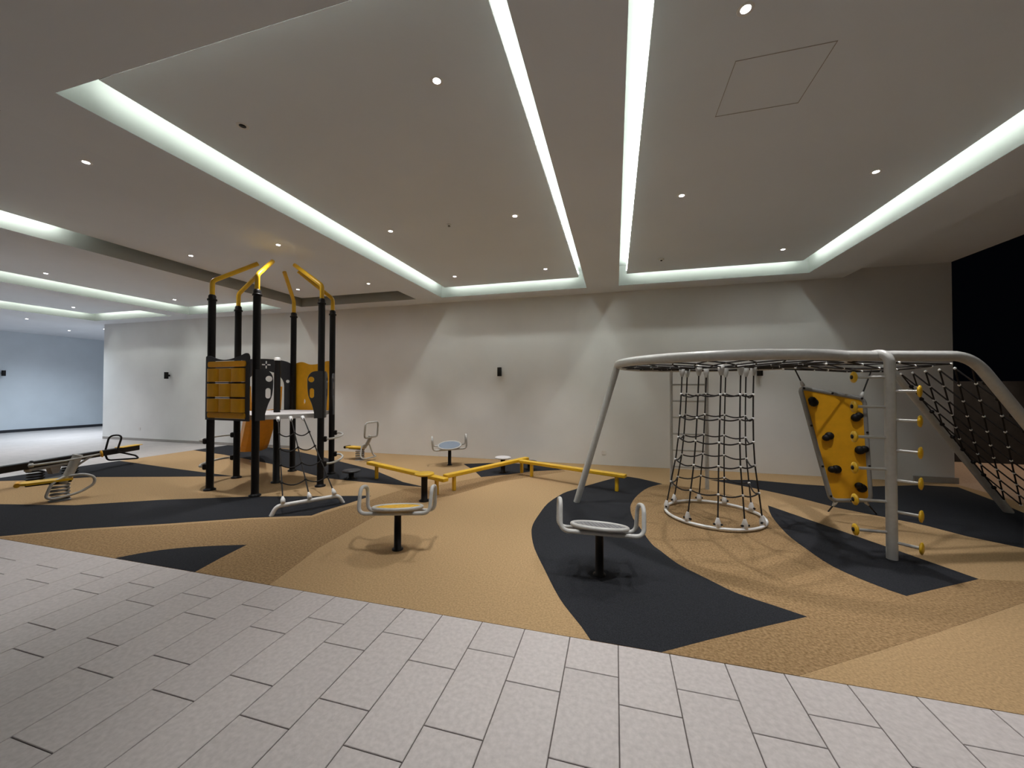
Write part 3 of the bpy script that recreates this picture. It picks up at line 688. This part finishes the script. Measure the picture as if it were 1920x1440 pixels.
# ---------------------------------------------------------------- spring riders
def rider(x, y, rz, label, ring):
    t = thing('spring_rider', label, 'spring rider', (x, y, 0), rz, 'spring riders')
    hel = [(.085*math.cos(a), .085*math.sin(a), .02+.22*a/(2*PI*4.5)) for a in [2*PI*4.5*i/80 for i in range(81)]]
    build('spring', MB().tube(hel, .016, 8), 'grey', t, False)
    build('base_plate', MB().lathe([(.11, 0), (.11, .010), (.10, .014)], seg=20), 'grey', t, False)
    sp = [(-.36, -.07), (-.30, -.115), (-.05, -.10), (.12, -.07), (.12, .07), (-.05, .10), (-.30, .115), (-.36, .07)]
    zs = .275 if ring else .295
    build('seat', MB().plate([sp], (0, 0, zs), (1, 0, 0), (0, 1, 0), (0, 0, 1), .03), 'yellow', t, False)
    build('seat_support', MB().box((-.1, 0, zs-.03), (.42, .07, .03), bev=.006), 'blackp', t, False)
    build('seat_roll', MB().cyl((-.375, -.085, zs-.003), (-.375, .085, zs-.003), .03, 12), 'blackp' if ring else 'amber', t, False)
    if ring:
        build('column', MB().tube(fillet([(.06, 0, .25), (.20, 0, .36), (.28, 0, .50), (.30, 0, .56)], .08, 6), .042, 12), 'pipe', t, False)
        rg = [(.315, -.20, .525), (.315, .20, .525), (.34, .20, .86), (.34, -.20, .86)]
        m_ = Vector((.315, 0, .525))
        build('handle_ring', MB().tube(fillet([m_, rg[1], rg[2], rg[3], rg[0], m_], .07, 5)[:-1], .021, 10, True), 'pipe', t, False)
        build('footrest', MB().tube(fillet([(.19, .0, .36), (.16, .11, .36), (.20, .20, .10), (.30, .19, .07), (.30, -.19, .07), (.20, -.20, .10), (.16, -.11, .36), (.19, 0, .36)], .07, 5), .0165, 10), 'pipe', t, False)
    else:
        build('column', MB().tube(fillet([(.02, 0, .24), (.08, 0, .36), (.15, 0, .58), (.165, 0, .63)], .08, 6), .054, 12), 'pipe', t, False)
        hb = build('handlebar', MB().tube([(-.26, -.06, .545), (.05, -.055, .565), (.40, -.02, .615)], .014, 10), 'pipe', t, False)
        build('grip_disc', MB().lathe([(.0, -.014), (.04, -.014), (.052, -.004), (.052, .008), (.0, .014)], (.40, -.02, .615), 16, Vector((1, .1, .14)).to_track_quat('Z', 'Y').to_matrix()), 'amber', hb, False)
        build('grip_end', MB().lathe([(.0, -.03), (.028, -.02), (.028, .02), (.0, .03)], (-.26, -.06, .545), 12, Vector((1, 0, .06)).to_track_quat('Z', 'Y').to_matrix()), 'pipe', hb, False)
        build('handle_brace', MB().tube([(.14, -.02, .46), (.30, -.03, .60)], .014, 10), 'pipe', t, False)
        for y_ in (-.10,):
            build('footrest', MB().tube(fillet([(.04, y_*.4, .34), (-.08, y_, .27), (-.13, y_, .08), (-.06, y_, .045), (.18, y_, .09), (.33, y_, .19), (.33, y_, .30), (.22, y_, .355), (.08, y_*.4, .34)], .08, 5), .0175, 10), 'pipe', t, False)
    return t
rider(-5.58, 7.40, -.12, 'small spring rider with a square handle ring against the back wall', True)
rider(-7.68, 3.56, math.atan2(.907, .42), 'spring rider with a long handlebar in front of the black seesaw', False)

# ---------------------------------------------------------------- spring seesaw
ZB = .37
sa, sb = Vector((-9.03, 2.74, ZB)), Vector((-10.117, 5.886, ZB)); d = (sb-sa).normalized(); nrm = Vector((-d.y, d.x, 0))
piv = Vector((-9.59, 4.36, 0))
ss = thing('seesaw', 'long black beam seesaw on springs at the tiled edge', 'seesaw', piv)
R = Matrix((d, nrm, Vector((0, 0, 1)))).transposed()
build('beam', MB().box((sa+sb)/2+Vector((0, 0, -.055)), ((sb-sa).length, .10, .11), R, bev=.008), 'black', ss)
for e_, sg in ((sb, -1), (sa, 1)):
    build('seat_pad', MB().box(e_+d*sg*.2+Vector((0, 0, .004)), (.46, .17, .014), R, bev=.004), 'yellow', ss)
    h0 = e_+d*sg*.62; o_ = d*-sg
    up_ = [h0+nrm*.09+Vector((0, 0, -.07)), h0+nrm*.10+o_*.10+Vector((0, 0, .27)), h0-nrm*.10+o_*.16+Vector((0, 0, .27)), h0-nrm*.09+o_*.05+Vector((0, 0, -.07))]
    build('hand_grip', MB().tube(fillet(up_, .10, 6), .017, 10), 'black', ss)
    dn = [h0+nrm*.09+Vector((0, 0, -.07)), h0+nrm*.13+o_*.10+Vector((0, 0, -.24)), h0-nrm*.20+o_*.42+Vector((0, 0, -.26)), h0-nrm*.14+o_*.42+Vector((0, 0, -.20)), h0-nrm*.07+o_*.1+Vector((0, 0, -.07))]
    build('foot_loop', MB().tube(fillet(dn, .06, 6), .017, 10), 'black', ss)
pc_ = Vector((piv.x, piv.y, 0))
build('spring_bracket', MB().box(pc_+Vector((0, 0, .235)), (.80, .10, .05), R, bev=.01), 'grey', ss)
build('pivot_block', MB().plate([[(-.10, .25), (.10, .25), (.05, .10), (-.05, .10)]], pc_, d, (0, 0, 1), nrm, .08), 'grey', ss)
for s_ in (-.27, .27):
    c = pc_+d*s_
    hel = [(c.x+.095*math.cos(a), c.y+.095*math.sin(a), .03+.18*a/(2*PI*4)) for a in [2*PI*4*i/72 for i in range(73)]]
    build('spring', MB().tube(hel, .014, 8), 'black', ss)
build('base_plate', MB().box(pc_+Vector((0, 0, .010)), (.85, .24, .02), R, bev=.005), 'black', ss)
for s_ in (-.33, .33): build('beam_bolt', MB().lathe([(.022, 0), (.022, .014), (.0, .02)], pc_+d*s_+Vector((0, 0, ZB-.002)), 10), 'black', ss)
